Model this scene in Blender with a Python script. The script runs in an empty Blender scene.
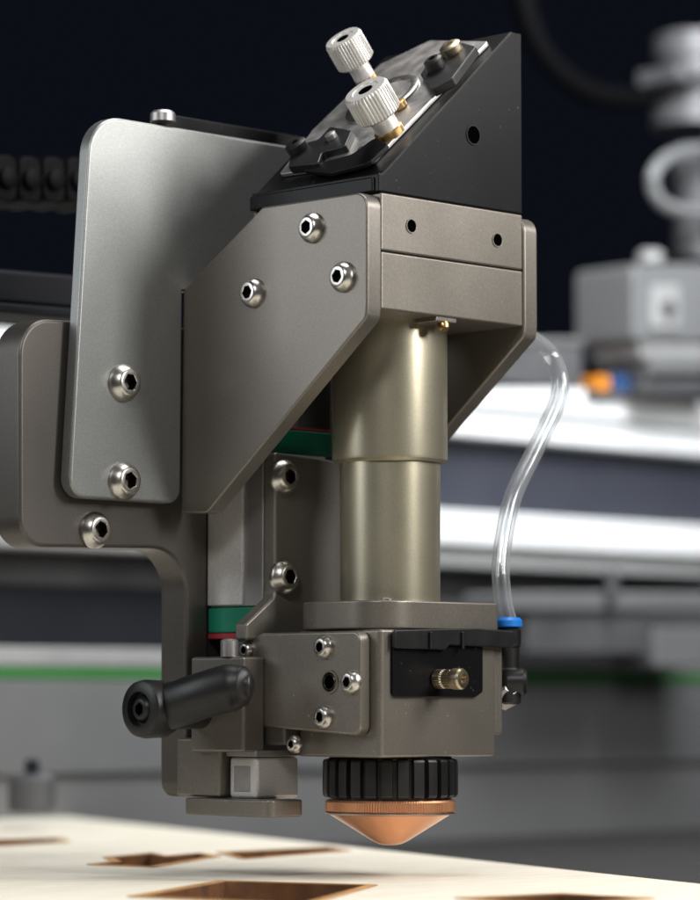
import bpy, bmesh, math
from mathutils import Vector, Matrix, Quaternion

S = 0.04            # metres per working unit
FPX = 3200.0
HORIZON = 705.0
scene = bpy.context.scene
V = Vector
# ------------------------------------------------------------------ camera maths
h = V((math.sqrt(.5), math.sqrt(.5), 0)); r_ = V((math.sqrt(.5), -math.sqrt(.5), 0))
pitch = math.atan((HORIZON-450)/FPX)
CAM = -32*h - 0.4*r_
FW = h*math.cos(pitch) + V((0,0,1))*math.sin(pitch)
UP = r_.cross(FW).normalized()
def ray(px, py): return FW + r_*((px-350)/FPX) + UP*((450-py)/FPX)
def un(px, py, p0, n):
    d = ray(px, py); t = (V(p0)-CAM).dot(V(n))/d.dot(V(n)); return CAM + d*t
def ux(px, py, x): return un(px, py, (x,0,0), (1,0,0))
def uy(px, py, y): return un(px, py, (0,y,0), (0,1,0))
def uz(px, py, z): return un(px, py, (0,0,z), (0,0,1))
def ud(px, py, dep): return un(px, py, CAM+h*dep, h)
def zr(py, X, Y):
    d = V((X,Y,0))-CAM; v = (450-py)/FPX
    return (v*d.dot(FW)-d.dot(UP))/(UP.z-v*FW.z)
TABLE_Z = -1.70
OFF = V((0,0,-TABLE_Z*S))

# ------------------------------------------------------------------ materials
def mat(name, col, metal=0.0, rough=0.5, bump=0.0, bscale=60, var=0.12, vscale=1.2, rvar=0.08, specks=0.0, spec=None, grain=None):
    m = bpy.data.materials.new(name); m.use_nodes = True
    nt = m.node_tree; N = nt.nodes; L = nt.links
    b = N["Principled BSDF"]
    tc = N.new("ShaderNodeTexCoord")
    n1 = N.new("ShaderNodeTexNoise"); n1.inputs["Scale"].default_value = vscale/S
    n1.inputs["Detail"].default_value = 3; n1.inputs["Roughness"].default_value = .5
    L.new(tc.outputs["Object"], n1.inputs["Vector"])
    mr = N.new("ShaderNodeMapRange"); mr.inputs[1].default_value=.25; mr.inputs[2].default_value=.75
    mr.inputs[3].default_value = 1-var; mr.inputs[4].default_value = 1+var
    L.new(n1.outputs["Fac"], mr.inputs[0])
    ng = N.new("ShaderNodeTexNoise"); ng.inputs["Scale"].default_value = 60/S; ng.inputs["Detail"].default_value=1
    L.new(tc.outputs["Object"], ng.inputs["Vector"])
    mg = N.new("ShaderNodeMapRange"); mg.inputs[1].default_value=.3; mg.inputs[2].default_value=.7
    g = grain if grain is not None else (.10 if metal>.4 else .04)
    mg.inputs[3].default_value = 1-g; mg.inputs[4].default_value = 1+g
    L.new(ng.outputs["Fac"], mg.inputs[0])
    mu = N.new("ShaderNodeMath"); mu.operation='MULTIPLY'; L.new(mr.outputs[0],mu.inputs[0]); L.new(mg.outputs[0],mu.inputs[1])
    mx = N.new("ShaderNodeVectorMath"); mx.operation='SCALE'
    mx.inputs[0].default_value = col[:3]; L.new(mu.outputs[0], mx.inputs["Scale"])
    colout = mx.outputs[0]
    if specks:
        n3 = N.new("ShaderNodeTexNoise"); n3.inputs["Scale"].default_value = 22/S; n3.inputs["Detail"].default_value=2
        L.new(tc.outputs["Object"], n3.inputs["Vector"])
        r3 = N.new("ShaderNodeMapRange"); r3.inputs[1].default_value=.72; r3.inputs[2].default_value=.77
        r3.inputs[3].default_value=0; r3.inputs[4].default_value=specks
        L.new(n3.outputs["Fac"], r3.inputs[0])
        mm = N.new("ShaderNodeMix"); mm.data_type='RGBA'
        L.new(r3.outputs[0], mm.inputs[0]); L.new(colout, mm.inputs[6]); mm.inputs[7].default_value=(.6,.57,.5,1)
        colout = mm.outputs[2]
    L.new(colout, b.inputs["Base Color"])
    b.inputs["Metallic"].default_value = metal
    mr2 = N.new("ShaderNodeMapRange"); mr2.inputs[1].default_value=.3; mr2.inputs[2].default_value=.7
    mr2.inputs[3].default_value = max(.02, rough-rvar); mr2.inputs[4].default_value = min(1, rough+rvar)
    n2 = N.new("ShaderNodeTexNoise"); n2.inputs["Scale"].default_value = vscale*2.0/S; n2.inputs["Detail"].default_value=4
    L.new(tc.outputs["Object"], n2.inputs["Vector"])
    L.new(n2.outputs["Fac"], mr2.inputs[0]); L.new(mr2.outputs[0], b.inputs["Roughness"])
    if bump:
        nb = N.new("ShaderNodeTexNoise"); nb.inputs["Scale"].default_value = bscale/S; nb.inputs["Detail"].default_value=1
        L.new(tc.outputs["Object"], nb.inputs["Vector"])
        bp = N.new("ShaderNodeBump"); bp.inputs["Strength"].default_value = bump; bp.inputs["Distance"].default_value = .004*S
        L.new(nb.outputs["Fac"], bp.inputs["Height"]); L.new(bp.outputs[0], b.inputs["Normal"])
    if spec is not None: b.inputs["Specular IOR Level"].default_value=spec
    return m

M = {}
M['taupe']  = mat("anodised_taupe_aluminium", (.182,.167,.148), .72, .40, .12, 80, .06, .45, .03, .10)
M['taupe2'] = mat("anodised_taupe_block", (.215,.196,.170), .72, .38, .12, 80, .07, .5, .03, .5)
M['dark']   = mat("dark_taupe_aluminium", (.105,.096,.088), .7, .42, .12, 80, .05, .6, .02)
M['slide']  = mat("slide_plate_aluminium", (.20,.185,.165), .65, .42, .12, 80, .05, .6, .02)
M['shade']  = mat("dark_brown_aluminium", (.06,.055,.052), .6, .45, .1, 80, .05, .6, .02)  # dark tone shared by the added back column and the guide rail
M['cover']  = mat("grey_anodised_cover", (.255,.262,.258), .72, .41, .12, 80, .04, .5, .02)
M['champ']  = mat("champagne_tube_aluminium", (.52,.48,.36), .85, .33, .06, 80, .03, .7, .02, 0, None, .06)
M['steel']  = mat("stainless_steel", (.55,.53,.50), 1, .31, 0, 30, .08, 6, .04)
M['socket'] = mat("socket_shaded_steel", (.06,.055,.05), 1, .4)  # darker than the screw steel: recess shade put into the colour
M['alu']    = mat("bright_aluminium", (.62,.61,.60), .5, .40, .08, 60, .05, 2, .03)
M['mirrorp']= mat("brushed_silver_plate", (.56,.54,.525), .9, .36, .1, 60, .10, 3, .06)
M['disc']   = mat("mirror_disc_rim", (.42,.41,.41), .95, .28, 0, 60, .05, 3, .03)
M['black']  = mat("black_anodised_aluminium", (.0035,.0035,.0042), .0, .38, .06, 80, .05, .8, .02, .14, .18)
M['plastic']= mat("black_plastic", (.007,.007,.0075), 0, .42, .12, 60, .05, 2, .04, 0, .4)
M['copper'] = mat("copper", (.80,.385,.20), 1, .21, 0, 40, .05, 2, .02, 0, None, .02)
M['copper2']= mat("knurled_copper", (.72,.36,.20), 1, .38, 0, 40, .05, 2, .02, 0, None, .05)
M['brass']  = mat("brass", (.50,.33,.14), 1, .34, 0, 40, .1, 4, .05)
M['nickel'] = mat("dull_brass_silver", (.46,.39,.28), 1, .36, 0, 40, .1, 4, .05)
M['knurled']= mat("satin_knurled_aluminium", (.56,.545,.52), .6, .45, 0, 40, .05, 4, .04, 0, None, .05)
M['rail']   = mat("ground_rail_steel", (.36,.35,.35), .85, .42, .06, 60, .05, 2, .03)
M['green']  = mat("green_end_cap", (.005,.17,.10), 0, .35, .05, 60)
M['red']    = mat("red_seal", (.28,.015,.02), 0, .45)
M['blue']   = mat("blue_release_ring", (.01,.16,.55), 0, .35)
M['orange'] = mat("orange_plastic", (.65,.22,.01), 0, .5)
M['bgblue'] = mat("dull_blue_plastic", (.02,.07,.2), 0, .5)
M['bgwhite']= mat("white_extrusion", (.80,.81,.82), 0, .4, 0, 10, .05, .3)
M['bglight']= mat("light_grey_casting", (.30,.30,.30), .1, .5, 0, 10, .12, .5)
M['bgslate']= mat("slate_painted_metal", (.042,.045,.060), .1, .5, 0, 10, .1, .3)
M['bggrey'] = mat("grey_painted_metal", (.145,.147,.15), .1, .5, 0, 10, .1, .3)
M['bggrey2']= mat("mid_grey_casting", (.09,.09,.095), .2, .5, 0, 10, .25, .7)
M['bgdark'] = mat("dark_machine_metal", (.010,.011,.015), 0, .6, 0, 10, .15, .3, .05, 0, .2)
M['bgblack']= mat("black_cable_plastic", (.0016,.0016,.002), 0, .7, 0, 10, .15, .3, .05, 0, .04)
M['chain']  = mat("black_chain_plastic", (.003,.003,.0035), 0, .6, 0, 10, .15, .3, .05, 0, .10)
M['hole_black']   = mat("painted_hole_black", (.001,.001,.001), 0, .9, 0, 10, .05, .3, .05, 0, 0)  # black colour stands in for the darkness inside uncut holes
M['bgpanel']= mat("machine_panel_paint", (.15,.15,.152), .1, .5, 0, 10, .1, .2)
M['bggreen']= mat("green_stripe_paint", (.035,.17,.04), 0, .5, 0, 10, .05, .3)
M['bed']    = mat("machine_bed_dark", (.02,.018,.017), .2, .6, .3, 10, .2, .6)
M['char']   = mat("laser_charred_edge", (.15,.055,.015), 0, .7, .3, 20, .5, 3)
M['scorch'] = mat("scorched_plywood_rim", (.48,.25,.09), 0, .7, .2, 20, .4, 3)

def plywood():
    m = bpy.data.materials.new("plywood"); m.use_nodes=True
    nt=m.node_tree; N=nt.nodes; L=nt.links; b=N["Principled BSDF"]
    tc=N.new("ShaderNodeTexCoord"); mp=N.new("ShaderNodeMapping"); mp.inputs["Scale"].default_value=(1,9,1)
    mp.inputs["Rotation"].default_value=(0,0,.5)
    L.new(tc.outputs["Object"], mp.inputs[0])
    n=N.new("ShaderNodeTexNoise"); n.inputs["Scale"].default_value=1.2/S; n.inputs["Detail"].default_value=8; n.inputs["Distortion"].default_value=.6
    L.new(mp.outputs[0], n.inputs["Vector"])
    cr=N.new("ShaderNodeValToRGB"); cr.color_ramp.elements[0].position=.3; cr.color_ramp.elements[0].color=(.72,.65,.52,1)
    cr.color_ramp.elements[1].position=.7; cr.color_ramp.elements[1].color=(.86,.82,.72,1)
    L.new(n.outputs["Fac"], cr.inputs[0]); L.new(cr.outputs[0], b.inputs["Base Color"])
    b.inputs["Roughness"].default_value=.6
    return m
M['ply']=plywood()
def hose_mat():
    m=bpy.data.materials.new("clear_polyurethane_hose"); m.use_nodes=True
    N=m.node_tree.nodes; L=m.node_tree.links; b=N["Principled BSDF"]; out=N["Material Output"]
    n=N.new("ShaderNodeTexNoise"); n.inputs["Scale"].default_value=3/S
    tc=N.new("ShaderNodeTexCoord"); L.new(tc.outputs["Object"], n.inputs["Vector"])
    mr=N.new("ShaderNodeMapRange"); mr.inputs[3].default_value=.05; mr.inputs[4].default_value=.14
    L.new(n.outputs["Fac"],mr.inputs[0]); L.new(mr.outputs[0], b.inputs["Roughness"])
    b.inputs["Base Color"].default_value=(.50,.52,.54,1); b.inputs["Specular IOR Level"].default_value=1.0
    gl=N.new("ShaderNodeBsdfGlossy"); gl.inputs["Roughness"].default_value=.08
    tr=N.new("ShaderNodeBsdfTransparent"); tr.inputs[0].default_value=(.95,.96,.97,1)
    lw=N.new("ShaderNodeLayerWeight"); lw.inputs[0].default_value=.25
    m2=N.new("ShaderNodeMapRange"); m2.inputs[3].default_value=.07; m2.inputs[4].default_value=.75
    L.new(lw.outputs["Facing"],m2.inputs[0])
    mx=N.new("ShaderNodeMixShader"); L.new(m2.outputs[0],mx.inputs[0]); L.new(tr.outputs[0],mx.inputs[1]); L.new(b.outputs[0],mx.inputs[2])
    m3=N.new("ShaderNodeMixShader"); m3.inputs[0].default_value=.07; L.new(mx.outputs[0],m3.inputs[1]); L.new(gl.outputs[0],m3.inputs[2])
    L.new(m3.outputs[0],out.inputs[0])
    return m
M['hose']=hose_mat()

# ------------------------------------------------------------------ registry
REG=[]
def smooth(me, ang=32):
    for p in me.polygons: p.use_smooth=True
    me.set_sharp_from_angle(angle=math.radians(ang))
def reg(name, me, parent, Mw=None, bevel=0, seg=2, mats=None):
    ob=bpy.data.objects.new(name, me); scene.collection.objects.link(ob)
    if mats:
        for k in mats: me.materials.append(M[k])
    if Mw is None:
        vs=[v.co for v in me.vertices]
        c=V([(min(v[i] for v in vs)+max(v[i] for v in vs))/2 for i in range(3)])
        me.transform(Matrix.Translation(-c)); Mw=Matrix.Translation(c)
    if bevel:
        md=ob.modifiers.new("bevel",'BEVEL'); md.width=bevel; md.segments=seg; md.limit_method='ANGLE'
        md.angle_limit=math.radians(32); md.harden_normals=True; md.use_clamp_overlap=True
    REG.append([ob,parent,Mw]); return ob
def thing(name, loc, label, cat, kind=None, group=None):
    e=bpy.data.objects.new(name,None); scene.collection.objects.link(e); e.empty_display_size=.01
    e["label"]=label; e["category"]=cat
    if group: e["group"]=group
    REG.append([e,None,Matrix.Translation(V(loc))]); return e
def axm(loc, axis):
    return Matrix.Translation(V(loc)) @ V(axis).to_track_quat('Z','Y').to_matrix().to_4x4()

def fillet(pts, rad):
    out=[]; n=len(pts)
    for i in range(n):
        r=rad[i] if isinstance(rad,(list,tuple)) else rad
        p=V(pts[i]); a=V(pts[i-1])-p; b=V(pts[(i+1)%n])-p
        if r<=0: out.append(p); continue
        la,lb=a.length,b.length; a.normalize(); b.normalize()
        th=a.angle(b)
        if th>math.pi-.05: out.append(p); continue
        t=min(r/math.tan(th/2), la*.48, lb*.48); rr=t*math.tan(th/2)
        c=p+(a+b).normalized()*(rr/math.sin(th/2))
        s=p+a*t-c; e=p+b*t-c
        k=8; ang=s.angle_signed(e) 
        for j in range(k+1):
            x=-ang*j/k; out.append(c+V((s.x*math.cos(x)-s.y*math.sin(x), s.x*math.sin(x)+s.y*math.cos(x))))
    return out
def prism_me(pts3, rad, ext, name="m"):
    o=V(pts3[0]); ext=V(ext)
    n=V((0,0,0))
    for i in range(len(pts3)):
        n+= (V(pts3[i])-o).cross(V(pts3[(i+1)%len(pts3)])-o)
    n.normalize(); a=(V(pts3[1])-o).normalized(); b=n.cross(a)
    p2=[V(((V(p)-o).dot(a),(V(p)-o).dot(b))) for p in pts3]
    f=fillet(p2,rad)
    P=[o+a*q.x+b*q.y for q in f]
    bm=bmesh.new()
    v0=[bm.verts.new(p) for p in P]; v1=[bm.verts.new(p+ext) for p in P]
    bm.faces.new(v0); bm.faces.new(v1[::-1])
    k=len(P)
    for i in range(k): bm.faces.new((v0[i],v1[i],v1[(i+1)%k],v0[(i+1)%k]))
    bmesh.ops.recalc_face_normals(bm,faces=bm.faces)
    me=bpy.data.meshes.new(name); bm.to_mesh(me); bm.free(); smooth(me); return me
def prism(name, pts3, rad, ext, mt, parent, bevel=.02, seg=2):
    return reg(name, prism_me(pts3,rad,ext), parent, None, bevel, seg, [mt])
def box(name,x0,x1,y0,y1,z0,z1,mt,parent,bevel=.02,r=0,seg=2):
    return prism(name,[(x0,y0,z0),(x1,y0,z0),(x1,y1,z0),(x0,y1,z0)],r,(0,0,z1-z0),mt,parent,bevel,seg)
def lathe_me(prof, seg=64, fn=None, faces_mat=None, ang=30):
    bm=bmesh.new(); rings=[]
    for i,(r,z) in enumerate(prof):
        ring=[]
        for k in range(seg):
            a=2*math.pi*(k+.5)/seg; rr=fn(a,r,i) if fn else r
            ring.append(bm.verts.new((rr*math.cos(a),rr*math.sin(a),z)))
        rings.append(ring)
    for i in range(len(rings)-1):
        for k in range(seg):
            f=bm.faces.new((rings[i][k],rings[i][(k+1)%seg],rings[i+1][(k+1)%seg],rings[i+1][k]))
            if faces_mat: f.material_index=faces_mat[i]
    bm.faces.new(rings[0][::-1]); f=bm.faces.new(rings[-1])
    if faces_mat: f.material_index=faces_mat[-1]
    bmesh.ops.recalc_face_normals(bm,faces=bm.faces)
    me=bpy.data.meshes.new("m"); bm.to_mesh(me); bm.free(); smooth(me,ang); return me
def lathe(name,prof,loc,axis,mt,parent,seg=64,fn=None,fm=None,ang=30):
    return reg(name,lathe_me(prof,seg,fn,fm,ang),parent,axm(loc,axis),0,2,mt if isinstance(mt,list) else [mt])
def loft_me(pts, rad, seg=24, sub=8, asp=1.0, upv=(0,0,1)):
    P=[V(p) for p in pts]; n=len(P); cs=[]; rs=[]
    for i in range(n-1):
        p0=P[max(i-1,0)];p1=P[i];p2=P[i+1];p3=P[min(i+2,n-1)]
        for j in range(sub):
            t=j/sub
            cs.append(.5*((2*p1)+(-p0+p2)*t+(2*p0-5*p1+4*p2-p3)*t*t+(-p0+3*p1-3*p2+p3)*t**3))
            s=t*t*(3-2*t); rs.append(rad[i]*(1-s)+rad[i+1]*s)
    cs.append(P[-1]); rs.append(rad[-1])
    bm=bmesh.new(); rings=[]; m=len(cs)
    for i in range(m):
        t=(cs[min(i+1,m-1)]-cs[max(i-1,0)]).normalized()
        s=t.cross(V(upv)).normalized(); u=s.cross(t)
        rings.append([bm.verts.new(cs[i]+s*math.cos(a)*rs[i]*asp+u*math.sin(a)*rs[i]) for a in [2*math.pi*k/seg for k in range(seg)]])
    for i in range(m-1):
        for k in range(seg): bm.faces.new((rings[i][k],rings[i][(k+1)%seg],rings[i+1][(k+1)%seg],rings[i+1][k]))
    bm.faces.new(rings[0][::-1]); bm.faces.new(rings[-1])
    bmesh.ops.recalc_face_normals(bm,faces=bm.faces)
    me=bpy.data.meshes.new("m"); bm.to_mesh(me); bm.free(); smooth(me,40); return me

SCREW={}
def screw_me(r, mk='steel'):
    if (r,mk) in SCREW: return SCREW[(r,mk)]
    hh=r*.55; rs=r*.42
    prof=[(r*.98,-.02),(r,.02*r),(r,.12*hh+.02)]
    for k in range(1,7):
        t=k/6; prof.append((r-(r-rs*1.4)*t**1.0, .14*hh+.02+ (hh*.86)*math.sin(t*math.pi/2)))
    prof+= [(rs*1.06,hh*1.0+.02),(rs,hh*.93+.02),(rs*.97,hh*.2),(rs*.4,hh*.1)]
    nhex=len(prof)-4
    def fn(a,r0,i):
        if i>=nhex:
            q=(a+math.pi/6)%(math.pi/3)-math.pi/6
            return r0*math.cos(math.pi/6)/math.cos(q)*1.08
        return r0
    fm=[0]*(len(prof)-2)+[1,1]; fm[-3]=1
    me=lathe_me(prof,48,fn,fm); me.materials.append(M[mk]); me.materials.append(M['socket' if mk=='steel' else 'hole_black'])
    SCREW[(r,mk)]=me; return me
def screw(loc,axis,r,parent,rot=0.0,mk='steel'):
    m=axm(loc,axis)@Matrix.Rotation(rot,4,'Z')
    return reg("screw",screw_me(r,mk),parent,m)
def hole(loc,axis,r,parent,name="screw_hole",rim='taupe2'):  # shallow rim with a black disc painted for depth; nothing is cut
    prof=[(r*1.25,0.0),(r*1.2,.010),(r*1.05,.010),(r,.001),(r*.9,.001)]
    me=lathe_me(prof,32,None,[0,0,1,1,1]); me.materials.append(M[rim]); me.materials.append(M['hole_black'])
    return reg(name,me,parent,axm(loc,axis))

# ================================================================== LASER HEAD
head=thing("laser_cutting_head",(0,0,TABLE_Z),"taupe aluminium laser cutting head with copper nozzle above the plywood","laser head")

XL,XR,YF=-1.0,1.045,-.86
z_top=zr(192,XL,YF); z_mid=zr(251,XL,YF); z_bot=zr(309,XL,YF)
blk=box("beam_block",XL,XR,YF,.95,z_mid+.010,z_top,'taupe2',head,.02)
box("lower_beam_block",XL,XR,YF,.95,z_bot,z_mid,'taupe2',head,.02)
for px,py in ((411,226),(497,240)):
    hole(uy(px,py,YF-.001),(0,-1,0),.06,blk)
p=uy(448,318,YF)
box("stop_tab",p.x-.15,p.x+.15,YF+.02,YF+.3,z_bot-.05,z_bot+.03,'taupe',head,.015)
lathe("tab_screw",[(.06,0),(.06,.05),(.045,.08)],(p.x,YF+.08,z_bot-.05),(0,-.6,-1),'brass',head,24)

XO=-1.21
yc=ux(183,400,XO).y
side_px=[(367,191),(367,304),(366,318),(207,513),(181,513),(183,290),(262,207)]
pts=[ux(a,b,XO) for a,b in side_px]
sp=prism("side_plate",pts,[.16,0,.10,.12,0,.0,0],(.205,0,0),'taupe',head,.025,3)
for k,(px,py) in enumerate(((313,228),(344,277),(254,293))):
    screw(ux(px,py,XO-.001),(-1,0,0),.15,sp,.3*k)
pts2=[V((-q.x+.045,q.y,q.z)) for q in pts]
sp2=prism("side_plate",pts2,[.16,0,.10,.12,0,0,0],(-.205,0,0),'taupe2',head,.025,3)

cov_px=[(91,113),(330,153),(330,305),(183,291),(181,504),(69,497)]
cp=prism("cover_plate",[uy(a,b,yc) for a,b in cov_px],[.42,0,0,0,.16,.2],(0,.16,0),'cover',head,.03,3)
for k,(px,py) in enumerate(((123,383),(123,481))):
    screw(uy(px,py,yc-.001),(0,-1,0),.19,cp,.5+.4*k)
prism("top_strip",[uy(a,b,yc+.18) for a,b in ((158,112),(335,142),(335,230),(158,230))],.05,(0,.12,0),'black',head,.02)
q=uy(163,117,yc+.1)
lathe("top_screw",[(.13,-.05),(.13,.03),(.1,.06),(.05,.065)],(q.x,q.y,q.z),(0,0,1),'rail',head,32)

yb=yc+.19
br_px=[(20,317),(300,335),(300,520),(209,515),(209,797),(186,797),(186,549),(20,547)]
cb=prism("carriage_bracket",[uy(a,b,yb) for a,b in br_px],[.38,0,0,0,0,.3,.42,.3],(0,.40,0),'dark',head,.04,3)
screw(uy(94,530,yb-.001),(0,-1,0),.185,cb,.2)
prism("back_column",[uy(a,b,yb+.02) for a,b in ((206,340),(438,360),(438,640),(206,700))],0,(0,.3,0),'shade',head,.02)  # dark column added to close the bright gap behind the tube

Xr=uy(209,550,yb).x
yfc=ux(263,550,Xr).y
zc0,zc1=zr(606,Xr,yfc),zr(452,Xr,yfc)
gd=box("guide_carriage",Xr,Xr+.9,yfc,yb-.01,zc0,zc1,'rail',head,.02)
box("carriage_step",Xr-.03,Xr+.02,yfc+.28,yb-.012,zc0+.02,zc1-.02,'alu',gd,.01)
box("end_cap",Xr-.02,Xr+1.0,yfc+.02,yb-.01,zc1+.004,zr(427,Xr,yfc),'green',gd,.02)
box("seal",Xr-.02,Xr+1.0,yfc+.03,yb-.01,zr(427,Xr,yfc)+.004,zr(424.5,Xr,yfc),'red',gd,.004)
box("end_cap",Xr-.02,Xr+.75,yfc+.12,yb-.01,zr(632,Xr,yfc),zc0-.004,'green',gd,.02)
box("seal",Xr-.02,Xr+.75,yfc+.12,yb-.01,zr(638,Xr,yfc),zr(632,Xr,yfc)-.004,'red',gd,.01)
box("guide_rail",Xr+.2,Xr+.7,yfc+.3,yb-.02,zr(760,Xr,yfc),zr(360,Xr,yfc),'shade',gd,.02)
Ym=yfc-.18
mp_px=[(275,452),(345,462),(400,470),(400,640),(246,640),(246,624),(275,596)]
mpl=prism("slide_plate",[uy(a,b,Ym) for a,b in mp_px],[.04,0,0,0,0,.03,.1],(0,.17,0),'slide',head,.03)
for k,(px,py) in enumerate(((281,477),(281,577))):
    screw(uy(px+2,py,Ym-.001),(0,-1,0),.175,mpl,.1+.5*k)
    
zt=z_bot+.02; zs=zr(464,0,0); zl=zr(600,0,0)
lathe("lens_tube",[(.50,zl-.1),(.505,zs),(.545,zs+.005),(.575,zs+.03),(.578,zs+.06),(.578,zt-.12),(.578,zt)],(0,0,0),(0,0,1),'champ',head,128)

HX0,HX1,HY=-.80,.86,-.65
zf1=zr(600,HX0,HY); zf0=zr(629,HX0,HY); zh0=zr(758,HX0,HY)
hs=prism("lens_housing",[(HX0,HY,zf0),(HX1,HY,zf0),(HX1,.75,zf0),(HX0,.75,zf0)],[.05,.05,.2,.45],(0,0,zh0-zf0),'taupe2',head,.03,3)
prism("flange",[(HX0-.02,HY-.03,zf0+.005),(HX1+.02,HY-.03,zf0+.005),(HX1+.02,.70,zf0+.005),(HX0-.02,.70,zf0+.005)],[.45,.06,.3,.5],(0,0,zf1-zf0),'taupe2',hs,.02,3)
lathe("dowel_pin",[(.06,-.02),(.06,.025),(.05,.03)],(HX0+.35,HY+.25,zf1),(0,0,1),'steel',hs,24)
box("guide_pad",HX1-.03,HX1+.12,HY+.02,HY+.5,zr(735,HX1,HY),zr(640,HX1,HY),'taupe2',hs,.03)
ap=prism("adjuster_plate",[uy(a,b,HY-.035) for a,b in ((393,631),(483,631),(483,692),(476,697),(393,697))],[.05,.03,.03,.03,.05],(0,.045,0),'black',hs,.010)
prism("adjuster_bar",[uy(a,b,HY-.085) for a,b in ((395,630),(478,628),(514,631),(518,640),(510,648),(450,645),(446,650),(395,648))],[.03,0,.04,.04,.04,.02,.02,.03],(0,.05,0),'plastic',ap,.015)
for px in (430,462):
    p=uy(px,640,HY-.09); box("bar_rib",p.x-.018,p.x+.018,HY-.115,HY-.08,p.z-.09,p.z+.08,'plastic',ap,.01)
def knurl(n,amp,rows=None):
    return lambda a,r,i: r*(1+amp*(1 if (a*n/(2*math.pi))%1<.5 else -1)) if (rows is None or i in rows) else r
p=uy(436,679,HY-.03)
lathe("adjuster_screw",[(.05,0),(.088,.01),(.092,.02),(.092,.10),(.08,.115),(.08,.12),(.092,.135),(.092,.20),(.08,.21)],p,(.12,-1,.0),['nickel'],ap,88,knurl(22,.05,(2,3,6,7)))
lathe("brass_tip",[(.075,.205),(.10,.21),(.105,.23),(.105,.31),(.09,.33),(.05,.335),(.045,.29)],p,(.12,-1,.0),['nickel'],ap,48)

XC=-.95
cl=prism("clamp_plate",[ux(a,b,XC) for a,b in ((243,642),(262,633),(360,631),(360,736),(262,727),(243,716))],[.05,.05,.1,.1,.05,.05],(.145,0,0),'taupe2',head,.025,3)
for k,(px,py) in enumerate(((325,647),(352,682),(325,717))):
    screw(ux(px,py,XC-.001),(-1,0,0),.115,cl,.4*k)
for px,py in ((248,650),(248,712)):
    screw(ux(px,py,XC-.001),(-1,0,0),.085,cl,.2)
lathe("threaded_hole",[(.12,0),(.115,.014),(.095,.014),(.09,.002),(.082,.012),(.075,.002),(.066,.010),(.06,.001),(.03,.001)],ux(330,682,XC-.001),(-1,0,0),['taupe','socket','hole_black'],cl,40,None,[0,0,1,1,1,1,2,2,2])
box("clamp_back",-.93,-.4,.55,1.25,zr(745,-.9,.9),zr(640,-.9,.9),'dark',cl,.03)

p0=ux(240,700,-1.15)
sb=box("slide_block",-1.25,-.95,p0.y-.15,p0.y+.62,zr(752,-1.2,1.4),zr(657,-1.2,1.4),'taupe',head,.03)
box("slide_foot",-1.15,-.6,1.25,1.9,zr(797,-1.1,1.4),zr(738,-1.1,1.4),'taupe2',head,.03)
lathe("pivot_stud",[(.09,0),(.09,.16),(.06,.18)],(-1.2,p0.y+.1,zr(657,-1.2,1.2)),(0,0,1),'rail',sb,24)

sx=box("sensor_box",-1.06,-.46,.82,1.22,zr(799,-1,.9),zr(757,-1,.9),'alu',head,.04,.05)
box("sensor_lid",-1.08,-.44,.80,1.24,zr(757,-1,.9)+.004,zr(750,-1,.9),'rail',sx,.01)
box("sensor_window",-1.064,-1.05,.90,1.14,zr(792,-1,.9),zr(766,-1,.9),'rail',sx,.004)
screw((-1.01,ux(296,743,-1).y,zr(744,-1,.5)),(-1,0,0),.085,sx)
zfp=zr(799,-1.2,1)
ft=prism("foot_plate",[(-1.24,.45,zfp),(-.74,.45,zfp),(-.74,1.72,zfp),(-1.24,1.72,zfp)],[.10,.08,.08,.10],(0,0,-.17),'taupe2',head,.02)

hub=ux(160,709,-1.78)
lev=reg("clamp_lever",
    loft_me([hub+V((0,-.0,.01)),ux(182,702,-1.78),ux(207,694,-1.72),ux(230,688,-1.62),ux(243,686,-1.56),ux(250,686,-1.54),ux(252,686,-1.53)],[.25,.235,.23,.235,.20,.11,.02],32,8,.8),
    head,None,0,2,['plastic'])
lathe("lever_hub",[(.20,-.55),(.20,-.1),(.26,-.08),(.285,-.02),(.29,.20),(.275,.255),(.24,.275),(.17,.28),(.165,.20),(.02,.20)],hub,(-1,0,0),'plastic',lev,64)
screw(hub+V((-.18,0,0)),(-1,0,0),.14,lev,0,'plastic')

# --- nut & nozzle
zn1=zh0; zn0=zr(802,0,0)
def flute(a,r,i):
    if i in (0,1,2,9,10): return r
    t=(a*26/(2*math.pi))%1
    return r-.05 if abs(t-.5)<.16 else r
prof=[(.5,zn1),(.60,zn1),(.615,zn1-.02),(.66,zn1-.03),(.672,zn1-.05),(.675,zn1-.2),(.675,zn0+.10),(.672,zn0+.075),(.66,zn0+.055),(.605,zn0+.045),(.60,zn0-.02)]
lathe("locking_nut",prof,(0,0,0),(0,0,1),'plastic',head,520,flute,None,24)
zq=zr(812,0,0); ztip=zr(845,0,0)
nz=lathe("nozzle",[(.55,zn0+.03),(.630,zn0+.025),(.645,zn0+.005),(.645,zq+.015),(.63,zq),(.60,zq-.01),(.60,zq-.025),(.38,zq-.16),(.185,ztip+.045),(.15,ztip+.028),(.11,ztip+.010),(.07,ztip+.002),(.035,ztip),(.03,ztip+.03)],(0,0,0),(0,0,1),['copper','copper2'],head,600,
   lambda a,r,i: r*(1+.0045*(1 if (a*150/(2*math.pi))%1<.5 else -1)) if i in (2,3) else r,[1,1,1,1,0,0,0,0,0,0,0,0,0,0])
lathe("nozzle_ring",[(.6,zq+.0),(.652,zq-.002),(.652,zq-.014),(.6,zq-.022)],(0,0,0),(0,0,1),'steel',nz,128)

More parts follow.
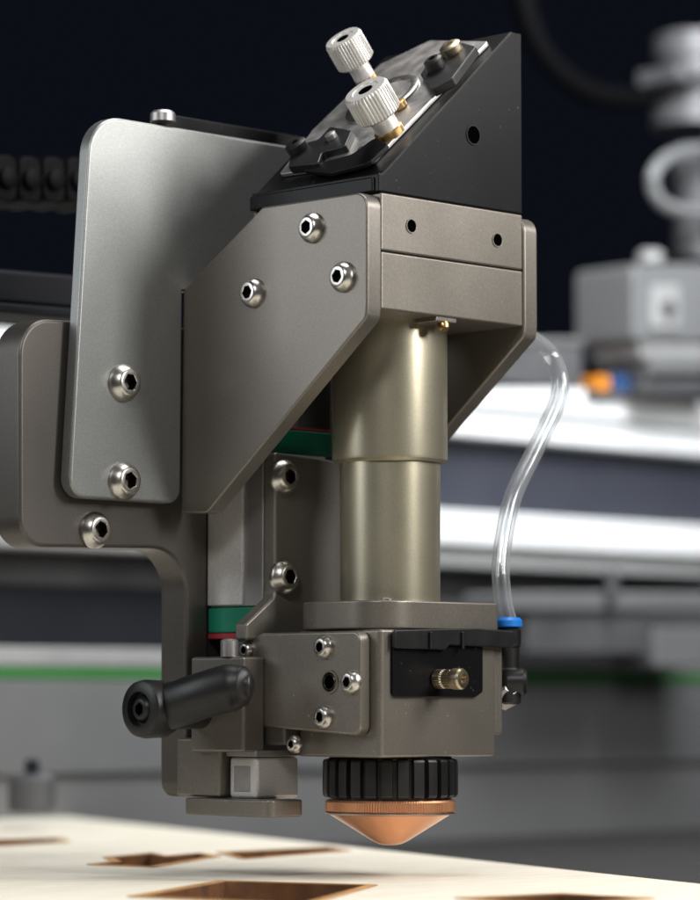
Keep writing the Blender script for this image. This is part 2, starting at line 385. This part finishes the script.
# ================== mirror mount (wedge)
zb=z_top+.004; zs1=zb+.18
ztp=zr(31,.85,YF)
mm=prism("mirror_mount",[(XL-.03,YF,zb),(XR,YF,zb),(XR,YF,ztp),(.89,YF,ztp),(XL+.02,YF,zs1),(XL-.03,YF,zs1)],0,(0,1.80,0),'black',head,.015)
A=V((XL+.02,YF,zs1)); B=V((.89,YF,ztp)); sd=(B-A).normalized(); nn=V((-sd.z,0,sd.x))
def us(px,py,o=0.0): return un(px,py,A+nn*o,nn)
box("mount_base",XL-.06,XR-.02,YF+.06,YF+1.80,zb-.002,zb+.15,'black',mm,.02)
prism("tilt_plate",[us(a,b,.05) for a,b in ((279,174),(372,161),(488,41),(430,40),(380,64),(312,130))],.05,-nn*.048,'mirrorp',mm,.012)
lathe("mirror_disc",[(.42,-.02),(.42,.025),(.40,.035),(.345,.035),(.335,.012),(.02,.012)],us(383,100,.05),nn,['disc','mirrorp'],mm,64,None,[0,0,0,0,1,1])
for px,py in ((312,156),(470,60),(362,150)):
    lathe("plate_screw",[(.045,0),(.045,.02),(.03,.03)],us(px,py,.05),nn,'steel',mm,20)
prism("retaining_clip",[us(a,b,.13) for a,b in ((288,166),(292,146),(318,139),(330,126),(352,130),(345,146),(322,152),(318,163))],.03,-nn*.10,'plastic',mm,.015)
prism("clip_spring",[us(a,b,.09) for a,b in ((300,170),(318,163),(352,154),(376,136),(388,144),(368,163),(330,173))],.08,-nn*.05,'black',mm,.01)
prism("retaining_clip",[us(a,b,.13) for a,b in ((420,74),(432,56),(462,42),(476,46),(452,78),(430,90))],.06,-nn*.10,'plastic',mm,.015)
lathe("clip_screw",[(.10,0),(.10,.10),(.07,.12),(.04,.12),(.035,.06)],us(437,68,.13),nn,'plastic',mm,32)
lathe("clip_screw",[(.11,0),(.115,.08),(.08,.10),(.04,.10),(.035,.05)],us(453,52,.13),nn,'nickel',mm,32)
lathe("clip_screw",[(.11,0),(.115,.08),(.08,.10),(.04,.10),(.035,.05)],us(299,150,.13),nn,'plastic',mm,32)
lathe("clip_screw",[(.06,0),(.06,.05),(.04,.06)],us(332,138,.13),nn,'rail',mm,24)
def knob(base,ht,r=.19):
    b=us(*base,.04)
    k=lathe("adjustment_knob",[(r*.9,ht),(r,ht+.02),(r,ht+.28),(r*.93,ht+.31),(r*.62,ht+.31),(r*.58,ht+.30),(r*.34,ht+.30),(r*.32,ht+.18)],b,nn,['knurled','rail','socket'],mm,240,
        lambda a,rr,i: rr*(1+.02*(1 if (a*40/(2*math.pi))%1<.5 else -1)) if i in (1,2) else rr, [0,0,0,0,0,0,2,2])
    lathe("spindle",[(r*.55,ht-.18),(r*.55,ht)],b,nn,'alu',k,48)
    lathe("bushing",[(.15,0),(.15,.07),(.11,.09),(.11,ht-.17)],b,nn,'brass',k,48,knurl(12,.02,(2,3)))
    return k
knob((372,90),.34,.2); knob((391,135),.24,.232)
lathe("set_screw",[(.08,0),(.08,.06),(.05,.07)],us(400,107,.06),nn,'brass',mm,24)
hole(uy(473,135,YF-.001),(0,-1,0),.085,mm,"screw_hole",'bgdark')

# ================== hose and fitting
fx=ud(508,660,32.55)
ftg=lathe("hose_fitting",[(.10,-.45),(.13,-.43),(.13,-.1),(.115,-.08),(.115,.12),(.13,.14),(.135,.30),(.10,.33)],fx,(0,0,1),'plastic',head,48)
lathe("release_ring",[(.12,.33),(.145,.34),(.145,.40),(.12,.43),(.08,.43)],fx,(0,0,1),'blue',ftg,48)
lathe("elbow_body",[(.14,0),(.14,.16),(.11,.19)],fx+V((.0,0,-.22)),(.707,-.9,0),'plastic',ftg,48)
lathe("threaded_collar",[(.13,0),(.13,.1),(.10,.12)],fx+V((-.02,.03,-.36)),(-.5,-.5,-.2),'rail',ftg,6)
lathe("threaded_collar",[(.09,0),(.09,.2),(.12,.22)],fx+V((-.25,.2,-.05)),(.7,-.7,0),'steel',ftg,24)
hp=[ud(a,b,d) for a,b,d in ((508,622,32.55),(503,600,32.55),(501,560,32.6),(512,500,32.8),(535,450,33.1),(556,405,33.4),(560,380,33.5),(552,358,33.6),(538,343,33.5),(518,334,33.3))]
def hollow(pts,ro,ri):
    a=loft_me(pts,[ro]*len(pts),28,8); b=loft_me(pts,[ri]*len(pts),20,8)
    bm=bmesh.new(); bm.from_mesh(a); n0=len(bm.faces); bm.from_mesh(b); bm.faces.ensure_lookup_table()
    bmesh.ops.reverse_faces(bm,faces=bm.faces[n0:])
    me=bpy.data.meshes.new("m"); bm.to_mesh(me); bm.free(); smooth(me,40); return me
hose=reg("air_hose",hollow(hp,.092,.055),head,None,0,2,['hose'])

# ================================================================== PLYWOOD + BED
def sheet(name,outer,holes,z,th,mats,parent=None):
    cu=bpy.data.curves.new("c",'CURVE'); cu.dimensions='2D'; cu.fill_mode='BOTH'; cu.extrude=th/2
    for poly in [outer]+holes:
        sp=cu.splines.new('POLY'); sp.points.add(len(poly)-1); sp.use_cyclic_u=True
        for i,p in enumerate(poly): sp.points[i].co=(p[0],p[1],0,1)
    o=bpy.data.objects.new("tmp",cu); scene.collection.objects.link(o)
    dg=bpy.context.evaluated_depsgraph_get()
    me=bpy.data.meshes.new_from_object(o.evaluated_get(dg)); bpy.data.objects.remove(o)
    me.transform(Matrix.Translation((0,0,z-th/2)))
    me.materials.clear()
    for k in mats: me.materials.append(M[k])
    for p in me.polygons: p.material_index = 0 if abs(p.normal.z)>.5 else len(mats)-1
    return reg(name,me,parent)
def zp(l): return [tuple(uz(a,b,TABLE_Z))[:2] for a,b in l]
outer=zp([(-120,797),(900,905)])+[tuple((uz(900,905,TABLE_Z)+V((-6,-12,0))))[:2],tuple((uz(-120,797,TABLE_Z)+V((-24,-24,0))))[:2]]
holes=[zp(l) for l in (
  [(140,897),(225,882),(366,886),(300,905)],
  [(98,865),(122,862),(112,858),(150,854),(165,857),(198,854),(212,857),(150,867)],
  [(225,853),(325,848),(342,851),(245,859)],
  [(-40,841),(56,839),(62,842),(-30,848)],
  [(470,899),(560,895),(640,899),(560,906)],
)]
ply=sheet("plywood_sheet",outer,holes,TABLE_Z,.16,['ply','char'])
ply["label"]="pale plywood sheet with laser cut openings and charred edges"; ply["category"]="plywood sheet"
def offset(poly,d):
    n=len(poly); ar=sum(poly[i][0]*poly[(i+1)%n][1]-poly[(i+1)%n][0]*poly[i][1] for i in range(n)); sg=1 if ar>0 else -1
    out=[]
    for i in range(n):
        p=V(poly[i]); a=(p-V(poly[i-1])).normalized(); b=(V(poly[(i+1)%n])-p).normalized()
        na=V((a.y,-a.x))*sg; nb_=V((b.y,-b.x))*sg; m=(na+nb_); m=m/max(.35,m.length_squared/2) if m.length>0 else na
        if m.length>1.6: m=m.normalized()*1.6
        out.append(tuple(p+m*d))
    return out
for hpoly in holes:
    sheet("scorched_rim",offset(hpoly,.10),[offset(hpoly,.004)],TABLE_Z+.012,.008,['scorch'],ply)
bed=box("machine_bed",-30,70,-30,14,TABLE_Z-.9,TABLE_Z-.5,'bed',None,0); bed["kind"]="structure"; bed["label"]="dark cutting bed beneath the plywood sheet"; bed["category"]="machine bed"

# ================================================================== BACKGROUND
YB=15.0
def zb_(py,px=580): return uy(px,py,YB).z
X0,X1=-2,62
beam=thing("gantry_beam",(uy(580,400,YB).x,YB,TABLE_Z),"white aluminium gantry beam with slate side behind the cutting head","gantry beam")
def bb(name,ya,yb_,m,par,dy=0,dep=1.0,x0=X0,x1=X1,px=580,bev=.04):
    return box(name,x0,x1,YB+dy,YB+dy+dep,zb_(yb_,px),zb_(ya,px),m,par,bev)
bb("top_rail",390,419,'bgwhite',beam,-.2,1.6)
bb("rail_groove",419.5,423,'bglight',beam,.0,1)
bb("lower_rail",423.5,446,'bgwhite',beam,-.1,1)
bb("web_panel",446.5,519,'bgslate',beam,.25,1)
bb("bottom_rail",519.5,552,'bgwhite',beam,-.3,1.2)
bb("bottom_lip",552.5,573,'bglight',beam,-.15,1.2)
body=thing("machine_body",(uy(580,700,YB).x,YB,TABLE_Z-.5),"grey machine housing with a green stripe","machine housing")
bb("recessed_band",573.5,603,'bggrey2',body,.6,1)  # plain grey band set back from the housing face
xm=uy(430,640,YB).x
bb("ledge",603.5,655,'bggrey2',body,.25,1.2,xm,X1)
bb("dark_recess",603.5,655,'bgdark',body,.5,1.0,X0,xm-.01)
bb("ledge_lip",655.5,672,'bglight',body,.2,1.25)
bb("stripe",672.5,683,'bggreen',body,.23,1.2)
bb("side_panel",683.5,765,'bggrey',body,.25,1.2)
bb("lower_panel",765.5,940,'bgpanel',body,.35,1)
trk=thing("drive_carriage",uy(610,640,YB-1.2),"grey cast drive carriage block beside the machine housing","drive unit")
def bpx(name,x0,y0,x1,y1,m,par,yp=YB,dep=.8,r=.1,bev=.06):
    return prism(name,[uy(a,b,yp) for a,b in ((x0,y0),(x1,y0),(x1,y1),(x0,y1))],r,(0,dep,0),m,par,bev)
bpx("block",528,614,650,655,'bggrey2',trk,YB-1.2,1)
bpx("top_plate",505,592,720,612,'bggrey',trk,YB-1.3,1)
bpx("side_cap",655,628,720,668,'bggrey',trk,YB-1.2,1)
lathe("post",[(.12,0),(.12,.5),(.09,.55)],uy(612,600,YB-1.4),(0,0,1),'bggrey2',trk,24)

vc=thing("valve_assembly",uy(670,380,YB-1),"grey pneumatic valve assembly standing on the gantry beam","valve assembly")
bpx("valve_body",634,264,720,342,'bggrey',vc,YB-1,1.4,.15)
bpx("body_cap",641,342.5,720,358,'bglight',vc,YB-.9,1.2)
bpx("step_block",652,358.5,720,374,'bggrey',vc,YB-.95,1.2)
bpx("gauge_window",652,285,680,328,'bglight',vc,YB-1.06,.06,.05)
lathe("gauge_knob",[(.15,0),(.15,.1),(.1,.12)],uy(666,308,YB-1.06),(0,-1,0),'bggrey2',vc,24)
bpx("mount_foot",646,374.5,720,394,'bggrey2',vc,YB-.8,1.2)
lathe("vent_cap",[(.24,0),(.24,.15),(.18,.2)],uy(650,262,YB-.6),(0,0,1),'bglight',vc,32)
lathe("upper_cylinder",[(.8,0),(.8,.35),(.65,.4),(.65,1.2),(.75,1.25),(.75,1.7),(.6,1.75)],uy(694,128,YB-.3),(0,0,1),'bggrey2',vc,48)
box("cylinder_rib",*(lambda p:(p.x-1.0,p.x+1.2,p.y-.4,p.y+.6,p.z,p.z+.3))(uy(696,90,YB-.6)),'bggrey2',vc,.05)
lathe("lower_cylinder",[(.45,0),(.45,1.5),(.5,1.6),(.5,1.9)],uy(698,258,YB-.1),(0,0,1),'bggrey2',vc,48)
lp=[uy(a,b,YB-.9) for a,b in ((730,150),(690,150),(664,160),(652,180),(662,203),(690,212),(730,212))]
reg("hose_loop",loft_me(lp,[.12]*len(lp),20,8),vc,None,0,2,['bggrey'])
tb=thing("terminal_box",uy(540,385,YB-.4),"slate grey terminal box resting on the gantry beam","terminal box")
bpx("case",470,342,583,392,'bggrey2',tb,YB-.2,1.2,.1)
bpx("lid",468,338,585,345,'bggrey',tb,YB-.25,1.2,.05,.03)
cn=thing("cable_connector",uy(612,385,YB-.3),"orange and blue cable connectors on the gantry beam","connector")
bpx("orange_plug",598,376,610,391,'orange',cn,YB-.4,.4,.05,.03)
bpx("blue_plug",616,374,640,391,'bgblue',cn,YB-.4,.4,.05,.03)
bpx("connector_base",592,388,644,396,'bggrey2',cn,YB-.38,.5,.03,.02)
cab=thing("hanging_cable",uy(560,40,YB-.5),"black cable hanging in the dark machine interior","cable")
cpnt=[uy(a,b,YB-.5) for a,b in ((520,-20),(528,20),(548,60),(590,92),(650,100))]
reg("cable_sheath",loft_me(cpnt,[.2]*5,16,8),cab,None,0,2,['bgblack'])
ch=thing("cable_chain",uy(40,190,6),"black plastic cable chain running beside the head","cable chain")
for i in range(7):
    x=-52+i*24
    dz=2*math.sin(i*.8)
    a=prism("chain_link",[uy(px_,py_,6) for px_,py_ in ((x,148+dz+i*2),(x+22,150+dz+i*2),(x+22,196+dz+i*2),(x,194+dz+i*2))],.12,(0,.8,0),'chain',ch,.03)
    lathe("link_pin",[(.12,0),(.12,.06),(.08,.08)],uy(x+11,172+dz+i*2,5.99),(0,-1,0),'chain',a,20)
db=thing("guide_beam",uy(40,320,5),"dark steel guide beam behind the carriage bracket","guide beam")
prism("beam_body",[uy(a,b,5) for a,b in ((-80,262),(120,279),(120,312),(-80,296))],0,(0,.8,0),'bgdark',db,.05)
prism("beam_lip",[uy(a,b,4.9) for a,b in ((-80,296),(120,312),(120,322),(-80,306))],0,(0,.8,0),'bgdark',db,.03)
nb=thing("bed_roller",uy(38,812,12),"small grey roller standing on the machine bed","roller")
lathe("roller_drum",[(.3,0),(.33,.05),(.33,.45),(.25,.52)],uy(32,812,12),(0,0,1),'bggrey2',nb,32)
lathe("roller_pin",[(.1,.52),(.1,.7),(.07,.72)],uy(32,812,12),(0,0,1),'bgdark',nb,16)

# ================================================================== LIGHTS
def area(name,loc,tgt,sx,sy,P,col=(1,1,1)):
    l=bpy.data.lights.new(name,'AREA'); l.shape='RECTANGLE'; l.size=sx*S; l.size_y=sy*S
    l.energy=P*S*S; l.color=col
    o=bpy.data.objects.new(name,l); scene.collection.objects.link(o)
    loc=V(loc); q=(V(tgt)-loc).to_track_quat('-Z','Y')
    o.matrix_world=Matrix.Translation(loc*S+OFF)@q.to_matrix().to_4x4()
area("key_lamp",(9,-13,13),(0,0,1.5),5,7,2600,(1,.98,.95))
area("tube_highlight_lamp",(3.0,-16,9),(0,0,1.5),2.5,6,1900,(1,.98,.94))  # added lamp that puts the highlight on the lens tube
area("fill_lamp",(-15,9,8),(-1,0,1.5),9,9,1000,(.93,.97,1))
area("front_lamp",(-16,-10,14),(0,0,1.5),4,4,1600,(1,.99,.98))
area("top_lamp",(2,0,17),(0,0,0),9,9,2100,(1,.99,.97))
area("beam_fill",(18,6,14),(24,15,2),10,5,4600,(.95,.98,1))  # added fill, out of view, to brighten the gantry rails
area("beam_fill_far",(6,6,9),(12,15,0),6,4,350,(.95,.98,1))  # second, weaker fill along the background beam

w=bpy.data.worlds.new("World"); scene.world=w; w.use_nodes=True
bg=w.node_tree.nodes["Background"]; bg.inputs[0].default_value=(.0038,.0046,.0080,1); bg.inputs[1].default_value=1.0

# ================================================================== FINALISE SCALE
done=set(); mats={}
for ob,par,Mw in REG:
    t=Mw.to_translation()*S+OFF
    R=Mw.to_quaternion().to_matrix().to_4x4()
    mats[ob]=Matrix.Translation(t)@R
    if ob.data and ob.data.name not in done:
        done.add(ob.data.name); ob.data.transform(Matrix.Scale(S,4))
    for md in ob.modifiers:
        if md.type=='BEVEL': md.width*=S
for ob,par,Mw in REG:
    if par is not None:
        ob.parent=par; ob.matrix_parent_inverse=Matrix.Identity(4)
        ob.matrix_basis=mats[par].inverted()@mats[ob]
    else: ob.matrix_basis=mats[ob]

cam=bpy.data.cameras.new("camera"); co=bpy.data.objects.new("camera",cam); scene.collection.objects.link(co)
R=Matrix((r_,UP,-FW)).transposed().to_4x4()
co.matrix_world=Matrix.Translation(CAM*S+OFF)@R
cam.sensor_fit='VERTICAL'; cam.sensor_height=36; cam.sensor_width=28; cam.lens=36*FPX/900
cam.clip_start=.05; cam.clip_end=50
cam.dof.use_dof=True; cam.dof.focus_distance=31.6*S; cam.dof.aperture_fstop=8.0
scene.camera=co
scene.view_settings.view_transform='Standard'; scene.view_settings.look='None'; scene.view_settings.exposure=0
